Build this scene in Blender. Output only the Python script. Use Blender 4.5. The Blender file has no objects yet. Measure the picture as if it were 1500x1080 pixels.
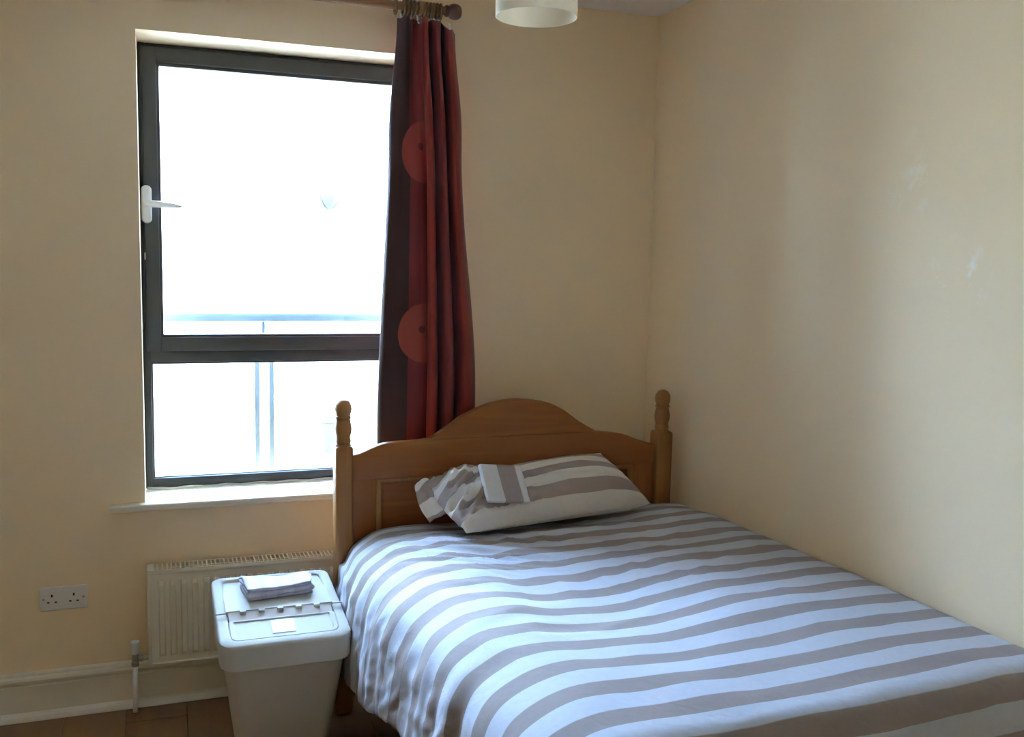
import bpy, bmesh, math, random
from mathutils import Vector, Matrix, noise

random.seed(7)
scene = bpy.context.scene
col = scene.collection

# ------------------------------------------------------------------ camera
F_PX, YAW, PITCH, ROLL = 1403.06, 0.353442505, 0.105535019, -0.0195599678
CAM_Z, WALL_Y, WALL_X, CEIL_Z = 1.52, 3.40, 1.832, 2.492
fwd = Vector((math.sin(YAW) * math.cos(PITCH), math.cos(YAW) * math.cos(PITCH), -math.sin(PITCH)))
rgt = Vector((math.cos(YAW), -math.sin(YAW), 0))
dwn = fwd.cross(rgt)
c_, s_ = math.cos(ROLL), math.sin(ROLL)
cam_r = c_ * rgt + s_ * dwn
cam_d = -s_ * rgt + c_ * dwn
cam_data = bpy.data.cameras.new('camera')
cam_data.sensor_fit = 'HORIZONTAL'
cam_data.sensor_width = 36
cam_data.lens = F_PX / 1500 * 36
cam_data.clip_start = 0.02
cam = bpy.data.objects.new('camera', cam_data)
col.objects.link(cam)
m = Matrix((cam_r, -cam_d, -fwd)).transposed().to_4x4()
m.translation = (0, 0, CAM_Z)
cam.matrix_world = m
scene.camera = cam

# ------------------------------------------------------------------ sky, exposure
world = bpy.data.worlds.new('sky')
scene.world = world
world.use_nodes = True
bg = world.node_tree.nodes['Background']
# overcast sky: brighter towards the zenith, (1 + 2 sin elevation) / 3
wn, wl = world.node_tree.nodes, world.node_tree.links
w_tc = wn.new('ShaderNodeTexCoord')
w_sep = wn.new('ShaderNodeSeparateXYZ'); wl.new(w_tc.outputs['Generated'], w_sep.inputs[0])
w_mr = wn.new('ShaderNodeMapRange')
w_mr.inputs[1].default_value = 0.0; w_mr.inputs[2].default_value = 1.0
w_mr.inputs[3].default_value = 1 / 3; w_mr.inputs[4].default_value = 1.0
wl.new(w_sep.outputs[2], w_mr.inputs[0])
w_mul = wn.new('ShaderNodeMath'); w_mul.operation = 'MULTIPLY'; w_mul.inputs[1].default_value = 150.0
wl.new(w_mr.outputs[0], w_mul.inputs[0]); wl.new(w_mul.outputs[0], bg.inputs[1])
bg.inputs[0].default_value = (0.43, 0.63, 1.0, 1)
scene.view_settings.view_transform = 'Standard'
scene.view_settings.look = 'None'
scene.view_settings.gamma = 1
scene.view_settings.use_curve_mapping = False
scene.view_settings.exposure = 0.28
scene.cycles.use_denoising = True
scene.cycles.max_bounces = 16
scene.cycles.diffuse_bounces = 10
scene.cycles.transparent_max_bounces = 16
scene.cycles.sample_clamp_indirect = 20

# ------------------------------------------------------------------ materials
def new_mat(name):
    mt = bpy.data.materials.new(name)
    mt.use_nodes = True
    nt = mt.node_tree
    return mt, nt, nt.nodes['Principled BSDF'], nt.links.new

def nd(nt, kind, **inp):
    n = nt.nodes.new(kind)
    for k, v in inp.items():
        n.inputs[k.replace('_', ' ')].default_value = v
    return n

def plain(name, rgb, rough=0.5, var=0.06, scale=14.0, bump=0.0, bscale=120.0, metal=0.0, spec=0.4, stretch=None):
    mt, nt, b, L = new_mat(name)
    tc = nt.nodes.new('ShaderNodeTexCoord')
    src = tc.outputs['Object']
    if stretch:
        mp = nt.nodes.new('ShaderNodeMapping')
        mp.inputs['Scale'].default_value = stretch
        L(src, mp.inputs['Vector'])
        src = mp.outputs[0]
    nz = nd(nt, 'ShaderNodeTexNoise', Scale=scale, Detail=4.0)
    L(src, nz.inputs['Vector'])
    mx = nt.nodes.new('ShaderNodeMix')
    mx.data_type = 'RGBA'
    mx.inputs[6].default_value = (*[c * (1 - var) for c in rgb], 1)
    mx.inputs[7].default_value = (*[min(1, c * (1 + var)) for c in rgb], 1)
    L(nz.outputs['Fac'], mx.inputs[0])
    L(mx.outputs[2], b.inputs['Base Color'])
    b.inputs['Roughness'].default_value = rough
    b.inputs['Metallic'].default_value = metal
    b.inputs['Specular IOR Level'].default_value = spec
    if bump:
        n2 = nd(nt, 'ShaderNodeTexNoise', Scale=bscale, Detail=3.0)
        L(src, n2.inputs['Vector'])
        bp = nd(nt, 'ShaderNodeBump', Strength=bump, Distance=0.002)
        L(n2.outputs['Fac'], bp.inputs['Height'])
        L(bp.outputs[0], b.inputs['Normal'])
    return mt

def wall_scuffed(name, rgb):
    """painted plaster with flaked, paler patches"""
    mt, nt, b, L = new_mat(name)
    geo = nt.nodes.new('ShaderNodeNewGeometry')
    nz = nd(nt, 'ShaderNodeTexNoise', Scale=3.0, Detail=5.0)
    L(geo.outputs['Position'], nz.inputs['Vector'])
    mx = nt.nodes.new('ShaderNodeMix'); mx.data_type = 'RGBA'
    mx.inputs[6].default_value = (*[c * 0.97 for c in rgb], 1)
    mx.inputs[7].default_value = (*[c * 1.03 for c in rgb], 1)
    L(nz.outputs['Fac'], mx.inputs[0])
    prev = mx.outputs[2]
    for (cy, cz, ry, rz, amt) in ((1.835, 1.515, .11, .12, .95), (2.0, 1.76, .10, .16, .45)):
        sep = nt.nodes.new('ShaderNodeSeparateXYZ'); L(geo.outputs['Position'], sep.inputs[0])
        def mth(op, a, bb):
            n = nt.nodes.new('ShaderNodeMath'); n.operation = op
            for i, v in enumerate((a, bb)):
                if isinstance(v, float): n.inputs[i].default_value = v
                else: L(v, n.inputs[i])
            return n.outputs[0]
        dy = mth('DIVIDE', mth('SUBTRACT', sep.outputs[1], cy), ry)
        dz = mth('DIVIDE', mth('SUBTRACT', sep.outputs[2], cz), rz)
        r = mth('ADD', mth('MULTIPLY', dy, dy), mth('MULTIPLY', dz, dz))
        blob = mth('MAXIMUM', mth('SUBTRACT', 1.0, r), 0.0)
        n2 = nd(nt, 'ShaderNodeTexNoise', Scale=16.0, Detail=7.0, Roughness=.7)
        L(geo.outputs['Position'], n2.inputs['Vector'])
        k = mth('MULTIPLY', mth('MINIMUM', mth('MAXIMUM', mth('MULTIPLY', mth('SUBTRACT', n2.outputs['Fac'], .53), 9.0), 0.0), 1.0), mth('MULTIPLY', blob, amt))
        m2 = nt.nodes.new('ShaderNodeMix'); m2.data_type = 'RGBA'
        L(k, m2.inputs[0]); L(prev, m2.inputs[6])
        m2.inputs[7].default_value = (.90, .86, .76, 1)
        prev = m2.outputs[2]
    L(prev, b.inputs['Base Color'])
    b.inputs['Roughness'].default_value = .62
    b.inputs['Specular IOR Level'].default_value = .3
    n3 = nd(nt, 'ShaderNodeTexNoise', Scale=55.0, Detail=3.0)
    L(geo.outputs['Position'], n3.inputs['Vector'])
    bp = nd(nt, 'ShaderNodeBump', Strength=.12, Distance=.002)
    L(n3.outputs['Fac'], bp.inputs['Height']); L(bp.outputs[0], b.inputs['Normal'])
    return mt

def wood(name, c1, c2, axis=0, scale=6.0, rough=.42, ring=10.0, knots=False):
    mt, nt, b, L = new_mat(name)
    tc = nt.nodes.new('ShaderNodeTexCoord')
    mp = nt.nodes.new('ShaderNodeMapping')
    sc = [scale * 2.2] * 3
    sc[axis] = scale * .16
    mp.inputs['Scale'].default_value = sc
    L(tc.outputs['Object'], mp.inputs['Vector'])
    nz = nd(nt, 'ShaderNodeTexNoise', Scale=1.6, Detail=6.0, Distortion=1.2)
    L(mp.outputs[0], nz.inputs['Vector'])
    wv = nt.nodes.new('ShaderNodeMath'); wv.operation = 'MULTIPLY'; wv.inputs[1].default_value = ring
    L(nz.outputs['Fac'], wv.inputs[0])
    sn = nt.nodes.new('ShaderNodeMath'); sn.operation = 'SINE'; L(wv.outputs[0], sn.inputs[0])
    rp = nt.nodes.new('ShaderNodeMapRange')
    rp.inputs[1].default_value = -1.0; rp.inputs[2].default_value = 1.0
    L(sn.outputs[0], rp.inputs[0])
    mx = nt.nodes.new('ShaderNodeMix'); mx.data_type = 'RGBA'
    mx.inputs[6].default_value = (*c1, 1); mx.inputs[7].default_value = (*c2, 1)
    L(rp.outputs[0], mx.inputs[0])
    out = mx.outputs[2]
    if knots:
        vo = nd(nt, 'ShaderNodeTexVoronoi', Scale=4.3)
        L(tc.outputs['Object'], vo.inputs['Vector'])
        kr = nt.nodes.new('ShaderNodeMapRange')
        kr.inputs[1].default_value = .035; kr.inputs[2].default_value = .07
        kr.inputs[3].default_value = .75; kr.inputs[4].default_value = 0.0
        L(vo.outputs['Distance'], kr.inputs[0])
        m2 = nt.nodes.new('ShaderNodeMix'); m2.data_type = 'RGBA'
        L(kr.outputs[0], m2.inputs[0]); L(out, m2.inputs[6])
        m2.inputs[7].default_value = (c1[0] * .35, c1[1] * .3, c1[2] * .3, 1)
        out = m2.outputs[2]
    L(out, b.inputs['Base Color'])
    b.inputs['Roughness'].default_value = rough
    return mt

def striped(name, dark, light, period, phase, duty=.47, wob=.004, bump=.35):
    """woven stripes running across the cloth: V of the UV map is metres along the cloth"""
    mt, nt, b, L = new_mat(name)
    uv = nt.nodes.new('ShaderNodeUVMap'); uv.uv_map = 'UVMap'
    sep = nt.nodes.new('ShaderNodeSeparateXYZ'); L(uv.outputs[0], sep.inputs[0])
    nz = nd(nt, 'ShaderNodeTexNoise', Scale=7.0, Detail=2.0); L(uv.outputs[0], nz.inputs['Vector'])
    def mth(op, a, bb):
        n = nt.nodes.new('ShaderNodeMath'); n.operation = op
        for i, v in enumerate((a, bb)):
            if isinstance(v, float): n.inputs[i].default_value = v
            else: L(v, n.inputs[i])
        return n.outputs[0]
    v = mth('ADD', sep.outputs[1], mth('MULTIPLY', mth('SUBTRACT', nz.outputs['Fac'], .5), wob * 2))
    t = mth('FRACT', mth('ADD', mth('DIVIDE', mth('SUBTRACT', v, phase), period), 100.0 + duty / 2), 0.0)
    d = mth('SUBTRACT', t, duty)          # <0 : dark
    k = nt.nodes.new('ShaderNodeMapRange'); k.inputs[1].default_value = -.012; k.inputs[2].default_value = .012
    L(d, k.inputs[0])
    fine = nd(nt, 'ShaderNodeTexNoise', Scale=60.0, Detail=3.0); L(uv.outputs[0], fine.inputs['Vector'])
    mx = nt.nodes.new('ShaderNodeMix'); mx.data_type = 'RGBA'
    mx.inputs[6].default_value = (*dark, 1); mx.inputs[7].default_value = (*light, 1)
    L(k.outputs[0], mx.inputs[0])
    hs = nt.nodes.new('ShaderNodeHueSaturation'); L(mx.outputs[2], hs.inputs['Color'])
    vr = nt.nodes.new('ShaderNodeMapRange'); vr.inputs[3].default_value = .93; vr.inputs[4].default_value = 1.07
    L(fine.outputs['Fac'], vr.inputs[0]); L(vr.outputs[0], hs.inputs['Value'])
    L(hs.outputs[0], b.inputs['Base Color'])
    b.inputs['Roughness'].default_value = .85
    b.inputs['Specular IOR Level'].default_value = .15
    b.inputs['Sheen Weight'].default_value = .08
    tc = nt.nodes.new('ShaderNodeTexCoord')
    n4 = nd(nt, 'ShaderNodeTexNoise', Scale=22.0, Detail=5.0, Distortion=.8); L(tc.outputs['Object'], n4.inputs['Vector'])
    bp = nd(nt, 'ShaderNodeBump', Strength=bump, Distance=.006)
    L(n4.outputs['Fac'], bp.inputs['Height']); L(bp.outputs[0], b.inputs['Normal'])
    return mt

WALL = (.85, .695, .462)
M = {}
M['wall'] = plain('cream_paint', WALL, .65, .03, 3.0, .1, 60, spec=.3)
M['wall_scuffed'] = wall_scuffed('cream_paint_flaked', WALL)
M['ceiling'] = plain('ceiling_paint', (.78, .75, .71), .8, .02, 3.0, .06, 60, spec=.2)
M['gloss'] = plain('cream_gloss_paint', (.74, .68, .54), .38, .04, 6.0, .04, 40)
M['quadrant'] = plain('white_gloss_paint', (.80, .76, .68), .38, .04, 6.0)
M['sill'] = plain('sill_paint', (.74, .68, .56), .6, .05, 8.0, .05, 40)
M['frame'] = plain('anthracite_upvc', (.060, .064, .064), .42, .18, 5.0, .05, 90)
M['seal'] = plain('black_rubber', (.012, .012, .012), .6)
M['handle'] = plain('white_handle_plastic', (.72, .71, .70), .35)
M['plastic'] = plain('white_plastic', (.80, .80, .78), .38, .03, 9.0)
M['lid_plastic'] = plain('white_lid_plastic', (.56, .565, .53), .8, .03, 9.0, spec=.04)
M['bin_plastic'] = plain('shaded_bin_plastic', (.56, .52, .46), .5, .03, 6.0)  # white like the lid, with the body's shadow painted into its colour
M['hinge'] = plain('shaded_hinge_plastic', (.44, .38, .31), .6)  # beige is the shade on the step of the white lid, painted in
M['sticker'] = plain('pale_sticker', (.62, .63, .62), .6)
M['socket'] = plain('socket_plastic', (.74, .71, .68), .3)
M['dark'] = plain('dark_hole', (.012, .011, .010), .8)
M['metal'] = plain('worn_metal', (.42, .38, .33), .35, .15, 30.0, metal=.85)
M['screw'] = plain('brass_screw', (.38, .30, .20), .4, metal=.7)
M['radiator'] = plain('radiator_enamel', (.76, .71, .59), .4, .03, 8.0)
M['radiator_in'] = plain('radiator_inside', (.03, .026, .02), .8)
M['pine'] = wood('pine', (.27, .090, .016), (.37, .145, .030), 0, 5.0, .4, 9.0, True)
M['pine_v'] = wood('pine_upright', (.31, .135, .033), (.42, .20, .060), 2, 5.0, .4, 8.0)
M['pine_stile'] = wood('pine_stile', (.27, .090, .016), (.37, .145, .030), 2, 5.0, .4, 9.0)
M['pole'] = wood('curtain_pole_wood', (.26, .12, .045), (.36, .18, .07), 0, 9.0, .45)
M['ring'] = wood('curtain_ring_wood', (.15, .085, .03), (.24, .14, .055), 2, 12.0, .5)
M['finial'] = wood('finial_wood', (.13, .06, .03), (.2, .1, .05), 0, 9.0, .5)
M['duvet'] = striped('striped_duvet_cotton', (.285, .245, .235), (.49, .525, .60), .1185, 1.645)
M['pillow'] = striped('striped_pillow_cotton', (.34, .275, .25), (.68, .64, .60), .150, .088, .5, .004, .5)
M['folded'] = striped('striped_folded_cotton', (.32, .27, .26), (.64, .64, .67), .21, .125, .42, .001, .3)
M['towel'] = striped('pale_striped_towel', (.43, .42, .50), (.48, .47, .55), .05, 0.0, .4, .004, .6)
M['mattress'] = plain('mattress_ticking', (.7, .68, .64), .9)
M['shade'] = None
M['render'] = plain('sun_tinted_render', (.66, .59, .47), .9, .02, 2.0)  # sunlit warmth painted into the white facade to warm light reaching the room
M['terrace'] = plain('sun_tinted_paving', (.37, .32, .245), .9, .05, 1.0)  # same sunlit warmth painted into the paving
M['grass'] = plain('lawn', (.12, .20, .05), .9, .3, 6.0)
M['rail'] = plain('rail_metal', (.095, .130, .145), .35, .35, 9.0, metal=0.0)
M['post'] = plain('baluster_metal', (.10, .115, .125), .4, .2, 9.0)
M['lamp_out'] = plain('outdoor_lamp_grey', (.0115, .010, .007), .5)
M['pot'] = plain('outdoor_pot', (.020, .019, .016), .6)
M['leaf'] = plain('outdoor_leaf', (.10, .16, .05), .6, .3)

# glass: clear pane with a mirror-like sheen
def glass(name):
    mt = bpy.data.materials.new(name); mt.use_nodes = True
    nt = mt.node_tree
    for n in list(nt.nodes): nt.nodes.remove(n)
    out = nt.nodes.new('ShaderNodeOutputMaterial')
    tr = nt.nodes.new('ShaderNodeBsdfTransparent'); tr.inputs[0].default_value = (.94, .96, .96, 1)
    gl = nt.nodes.new('ShaderNodeBsdfGlossy'); gl.inputs['Roughness'].default_value = .02
    fr = nt.nodes.new('ShaderNodeFresnel'); fr.inputs[0].default_value = 1.35
    mx = nt.nodes.new('ShaderNodeMixShader')
    nt.links.new(fr.outputs[0], mx.inputs[0]); nt.links.new(tr.outputs[0], mx.inputs[1]); nt.links.new(gl.outputs[0], mx.inputs[2])
    nt.links.new(mx.outputs[0], out.inputs[0])
    return mt
M['glass'] = glass('window_glass')

def shade_mat():
    mt, nt, b, L = new_mat('frosted_shade')
    b.inputs['Base Color'].default_value = (.86, .80, .69, 1)
    b.inputs['Roughness'].default_value = .5
    tr = nt.nodes.new('ShaderNodeBsdfTranslucent'); tr.inputs[0].default_value = (.86, .80, .69, 1)
    mx = nt.nodes.new('ShaderNodeMixShader'); mx.inputs[0].default_value = .42
    out = nt.nodes['Material Output']
    L(b.outputs[0], mx.inputs[1]); L(tr.outputs[0], mx.inputs[2]); L(mx.outputs[0], out.inputs[0])
    return mt
M['shade'] = shade_mat()

def plank_mat():
    mt, nt, b, L = new_mat('laminate_oak')
    tc = nt.nodes.new('ShaderNodeTexCoord'); oi = nt.nodes.new('ShaderNodeObjectInfo')
    mp = nt.nodes.new('ShaderNodeMapping'); mp.inputs['Scale'].default_value = (26, 2.0, 10)
    L(tc.outputs['Object'], mp.inputs['Vector'])
    ad = nt.nodes.new('ShaderNodeVectorMath'); ad.operation = 'ADD'
    sc = nt.nodes.new('ShaderNodeVectorMath'); sc.operation = 'SCALE'; sc.inputs['Scale'].default_value = 37.0
    cb = nt.nodes.new('ShaderNodeCombineXYZ')
    L(oi.outputs['Random'], cb.inputs[0]); L(oi.outputs['Random'], cb.inputs[1]); L(cb.outputs[0], sc.inputs[0])
    L(mp.outputs[0], ad.inputs[0]); L(sc.outputs[0], ad.inputs[1])
    nz = nd(nt, 'ShaderNodeTexNoise', Scale=1.0, Detail=6.0, Distortion=.8); L(ad.outputs[0], nz.inputs['Vector'])
    mx = nt.nodes.new('ShaderNodeMix'); mx.data_type = 'RGBA'
    mx.inputs[6].default_value = (.16, .082, .033, 1); mx.inputs[7].default_value = (.31, .175, .085, 1)
    L(nz.outputs['Fac'], mx.inputs[0])
    hs = nt.nodes.new('ShaderNodeHueSaturation'); L(mx.outputs[2], hs.inputs['Color'])
    vr = nt.nodes.new('ShaderNodeMapRange'); vr.inputs[3].default_value = .85; vr.inputs[4].default_value = 1.12
    L(oi.outputs['Random'], vr.inputs[0]); L(vr.outputs[0], hs.inputs['Value'])
    L(hs.outputs[0], b.inputs['Base Color']); b.inputs['Roughness'].default_value = .38
    return mt
M['plank'] = plank_mat()

def curtain_mat():
    """wine red taffeta with lengthways bands, pleat shade included in their colour, and appliqued discs; UV = metres on the flat cloth"""
    mt, nt, b, L = new_mat('wine_red_curtain')
    uv = nt.nodes.new('ShaderNodeUVMap'); uv.uv_map = 'UVMap'
    sep = nt.nodes.new('ShaderNodeSeparateXYZ'); L(uv.outputs[0], sep.inputs[0])
    def mth(op, a, bb=0.0):
        n = nt.nodes.new('ShaderNodeMath'); n.operation = op
        for i, v in enumerate((a, bb)):
            if isinstance(v, (float, int)): n.inputs[i].default_value = float(v)
            else: L(v, n.inputs[i])
        return n.outputs[0]
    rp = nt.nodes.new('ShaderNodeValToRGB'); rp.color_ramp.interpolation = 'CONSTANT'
    bands = [(0, (0.034, 0.0062, 0.0074)), (.105, (0.150, 0.0136, 0.0149)), (.150, (0.190, 0.0198, 0.0186)), (.200, (0.110, 0.0099, 0.0112)), (.225, (0.260, 0.0186, 0.0099)), (.275, (0.170, 0.0136, 0.0124)),  # real cloth bands, with fold shade painted in; first one is the backlit pleat
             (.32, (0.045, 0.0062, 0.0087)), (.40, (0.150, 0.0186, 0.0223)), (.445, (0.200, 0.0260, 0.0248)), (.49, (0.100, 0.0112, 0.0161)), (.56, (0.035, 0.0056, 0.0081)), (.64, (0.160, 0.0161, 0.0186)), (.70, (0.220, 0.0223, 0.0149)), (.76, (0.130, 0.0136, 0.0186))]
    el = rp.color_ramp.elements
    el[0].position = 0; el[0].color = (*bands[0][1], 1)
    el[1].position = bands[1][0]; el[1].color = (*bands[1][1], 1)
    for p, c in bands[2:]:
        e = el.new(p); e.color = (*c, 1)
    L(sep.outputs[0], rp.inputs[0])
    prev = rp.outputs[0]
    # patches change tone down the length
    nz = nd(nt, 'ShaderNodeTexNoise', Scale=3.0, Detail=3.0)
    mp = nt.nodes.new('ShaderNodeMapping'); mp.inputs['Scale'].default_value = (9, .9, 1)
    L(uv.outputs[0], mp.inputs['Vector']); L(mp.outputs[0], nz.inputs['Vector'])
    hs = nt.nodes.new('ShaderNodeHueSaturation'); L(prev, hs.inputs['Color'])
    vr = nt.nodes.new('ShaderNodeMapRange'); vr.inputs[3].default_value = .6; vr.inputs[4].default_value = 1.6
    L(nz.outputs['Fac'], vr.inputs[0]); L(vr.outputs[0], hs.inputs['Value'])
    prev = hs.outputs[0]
    for (u0, v0, r, colr) in [(DISC_U, 1.283, .104, (.30, .050, .032)), (DISC_U, 1.905, .104, (.32, .042, .032)), (DISC_U, 1.297, .013, (.12, .02, .02)), (DISC_U, 1.925, .013, (.12, .02, .02))]:
        du = mth('SUBTRACT', sep.outputs[0], u0 + (0 if r > .05 else -.012)); dv = mth('SUBTRACT', sep.outputs[1], v0)
        d = mth('SQRT', mth('ADD', mth('MULTIPLY', du, du), mth('MULTIPLY', dv, dv)))
        k = mth('MULTIPLY', mth('LESS_THAN', d, r), mth('LESS_THAN', sep.outputs[0], CUT_U))
        m2 = nt.nodes.new('ShaderNodeMix'); m2.data_type = 'RGBA'
        L(k, m2.inputs[0]); L(prev, m2.inputs[6]); m2.inputs[7].default_value = (*colr, 1)
        prev = m2.outputs[2]
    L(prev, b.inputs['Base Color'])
    b.inputs['Roughness'].default_value = .55
    b.inputs['Sheen Weight'].default_value = .15
    tr = nt.nodes.new('ShaderNodeBsdfTranslucent'); L(prev, tr.inputs[0])
    mx = nt.nodes.new('ShaderNodeMixShader'); mx.inputs[0].default_value = .08
    out = nt.nodes['Material Output']
    L(b.outputs[0], mx.inputs[1]); L(tr.outputs[0], mx.inputs[2]); L(mx.outputs[0], out.inputs[0])
    return mt
DISC_U, CUT_U = .170, .192
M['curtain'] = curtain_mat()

# ------------------------------------------------------------------ helpers
def link(name, me, mat=None, parent=None, smooth=False):
    o = bpy.data.objects.new(name, me)
    col.objects.link(o)
    if mat is not None: me.materials.append(mat)
    if parent is not None: o.parent = parent
    if smooth:
        for p in me.polygons: p.use_smooth = True
    return o

def build(name, bm, mat, parent=None, smooth=False, auto=None):
    me = bpy.data.meshes.new(name)
    bmesh.ops.recalc_face_normals(bm, faces=bm.faces[:])
    bm.to_mesh(me); bm.free()
    o = link(name, me, mat, parent, smooth or auto is not None)
    if auto is not None:
        me.set_sharp_from_angle(angle=math.radians(auto))
    return o

def tag(o, label, cat, group=None):
    o['label'] = label; o['category'] = cat
    if group: o['group'] = group
    return o

def struct(o):
    o['kind'] = 'structure'
    return o

def thing(name, loc, label, cat, group=None):
    o = bpy.data.objects.new(name, None)
    o.empty_display_size = .05
    o.location = loc
    col.objects.link(o)
    return tag(o, label, cat, group)

def box(bm, x0, x1, y0, y1, z0, z1, bev=0.0, seg=2):
    ret = bmesh.ops.create_cube(bm, size=1)
    vs = ret['verts']
    for v in vs:
        v.co = Vector(((x0 + x1) / 2 + v.co.x * (x1 - x0), (y0 + y1) / 2 + v.co.y * (y1 - y0), (z0 + z1) / 2 + v.co.z * (z1 - z0)))
    if bev:
        es = list({e for v in vs for e in v.link_edges})
        bmesh.ops.bevel(bm, geom=es, offset=bev, segments=seg, affect='EDGES', profile=.5)

def bx(name, mat, parent, *dims, bev=0.0, seg=2):
    """one box mesh, world dims, parent offset removed"""
    bm = bmesh.new(); box(bm, *dims, bev=bev, seg=seg)
    return fin(name, bm, mat, parent, auto=40 if bev else None)

def fin(name, bm, mat, parent=None, smooth=False, auto=None):
    """build from world coordinates under a (translated) parent"""
    if parent is not None:
        off = Vector((0, 0, 0)); p = parent
        while p is not None:
            off += Vector(p.location); p = p.parent
        bmesh.ops.translate(bm, verts=bm.verts[:], vec=-off)
    return build(name, bm, mat, parent, smooth, auto)

def lathe(bm, prof, cx, cy, cz, seg=24, axis='Z'):
    rings = []
    for r, h in prof:
        ring = []
        for i in range(seg):
            a = 2 * math.pi * i / seg
            p = (r * math.cos(a), r * math.sin(a), h)
            if axis == 'X': p = (h, p[0], p[1])
            elif axis == 'Y': p = (p[0], h, p[1])
            ring.append(bm.verts.new((cx + p[0], cy + p[1], cz + p[2])))
        rings.append(ring)
    for a, b in zip(rings, rings[1:]):
        for i in range(seg):
            j = (i + 1) % seg
            bm.faces.new((a[i], a[j], b[j], b[i]))
    for ring, (r, h) in ((rings[0], prof[0]), (rings[-1], prof[-1])):
        if r > 1e-5: bm.faces.new(ring)

def tube(bm, pts, rad, seg=10, cap=True):
    pts = [Vector(p) for p in pts]
    rings = []
    for i, p in enumerate(pts):
        t = (pts[min(i + 1, len(pts) - 1)] - pts[max(i - 1, 0)]).normalized()
        up = Vector((0, 0, 1)) if abs(t.z) < .9 else Vector((1, 0, 0))
        a = t.cross(up).normalized(); b = t.cross(a)
        r = rad[i] if isinstance(rad, (list, tuple)) else rad
        rings.append([bm.verts.new(p + a * r * math.cos(2 * math.pi * k / seg) + b * r * math.sin(2 * math.pi * k / seg)) for k in range(seg)])
    for a, b in zip(rings, rings[1:]):
        for k in range(seg):
            bm.faces.new((a[k], a[(k + 1) % seg], b[(k + 1) % seg], b[k]))
    if cap:
        bm.faces.new(rings[0]); bm.faces.new(rings[-1])

def torus(bm, c, R, r, axis='X', seg=24, sec=8, sz=1.0):
    rings = []
    for i in range(seg):
        a = 2 * math.pi * i / seg
        ring = []
        for k in range(sec):
            t = 2 * math.pi * k / sec
            rr = R + r * math.cos(t)
            p = (r * sz * math.sin(t), rr * math.cos(a), rr * math.sin(a))
            if axis == 'Z': p = (p[1], p[2], p[0])
            ring.append(bm.verts.new((c[0] + p[0], c[1] + p[1], c[2] + p[2])))
        rings.append(ring)
    for i in range(seg):
        a, b = rings[i], rings[(i + 1) % seg]
        for k in range(sec):
            bm.faces.new((a[k], a[(k + 1) % sec], b[(k + 1) % sec], b[k]))

def catmull(pts, n):
    """n+1 points evenly spaced by arc length on a Catmull-Rom curve through pts (tuples of any size)"""
    P = [Vector(p) for p in pts]
    P = [2 * P[0] - P[1]] + P + [2 * P[-1] - P[-2]]
    dense = []
    for i in range(1, len(P) - 2):
        for k in range(16):
            t = k / 16
            dense.append(.5 * ((2 * P[i]) + (P[i + 1] - P[i - 1]) * t + (2 * P[i - 1] - 5 * P[i] + 4 * P[i + 1] - P[i + 2]) * t * t + (3 * P[i] - P[i - 1] - 3 * P[i + 1] + P[i + 2]) * t ** 3))
    dense.append(P[-2])
    L = [0]
    for a, b in zip(dense, dense[1:]): L.append(L[-1] + (b - a).length)
    out, j = [], 0
    for k in range(n + 1):
        s = L[-1] * k / n
        while j < len(L) - 2 and L[j + 1] < s: j += 1
        d = L[j + 1] - L[j]
        out.append(dense[j].lerp(dense[j + 1], (s - L[j]) / d if d > 0 else 0))
    return out, L[-1]

def lerp_table(tab, t):
    if t <= tab[0][0]: return tab[0][1]
    for (a, va), (b, vb) in zip(tab, tab[1:]):
        if t <= b:
            k = (t - a) / (b - a); k = k * k * (3 - 2 * k)
            return va + (vb - va) * k
    return tab[-1][1]

def grid_mesh(name, P, UV, mat, parent=None, closed_u=False):
    nu, nv = len(P), len(P[0])
    verts = [tuple(p) for row in P for p in row]
    faces, uvs = [], []
    for i in range(nu - 1):
        for j in range(nv - 1):
            q = [(i, j), (i + 1, j), (i + 1, j + 1), (i, j + 1)]
            faces.append([a * nv + b for a, b in q])
            uvs += [UV[a][b] for a, b in q]
    me = bpy.data.meshes.new(name)
    me.from_pydata(verts, [], faces)
    uvl = me.uv_layers.new(name='UVMap')
    for k, w in enumerate(uvs): uvl.data[k].uv = w
    me.update()
    return link(name, me, mat, parent, True)

def fnoise(x, y, z=0.0):
    return noise.noise(Vector((x, y, z)))

# ------------------------------------------------------------------ room shell
X0, Y0 = -2.05, -1.45
WT = .29                                   # outer wall thickness
WX0, WX1, WZ0, WZ1 = -.057, .945, .703, 2.258   # window opening

bm = bmesh.new()
box(bm, X0 - .1, WX0, WALL_Y, WALL_Y + WT, -.08, CEIL_Z + .08)
box(bm, WX1, WALL_X + .1, WALL_Y, WALL_Y + WT, -.08, CEIL_Z + .08)
box(bm, WX0, WX1, WALL_Y, WALL_Y + WT, -.08, WZ0 - .022)
box(bm, WX0, WX1, WALL_Y, WALL_Y + WT, WZ1, CEIL_Z + .08)
struct(build('wall_back', bm, M['wall']))
for nm, d, mt in (('wall_right', (WALL_X, WALL_X + .1, Y0, WALL_Y, -.08, CEIL_Z + .08), 'wall_scuffed'),
                  ('wall_left', (X0 - .1, X0, Y0, WALL_Y, -.08, CEIL_Z + .08), 'wall'),
                  ('wall_front', (X0 - .1, WALL_X + .1, Y0 - .1, Y0, -.08, CEIL_Z + .08), 'wall'),
                  ('ceiling', (X0 - .1, WALL_X + .1, Y0 - .1, WALL_Y, CEIL_Z, CEIL_Z + .08), 'ceiling')):
    struct(bx(nm, M[mt], None, *d))
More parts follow.
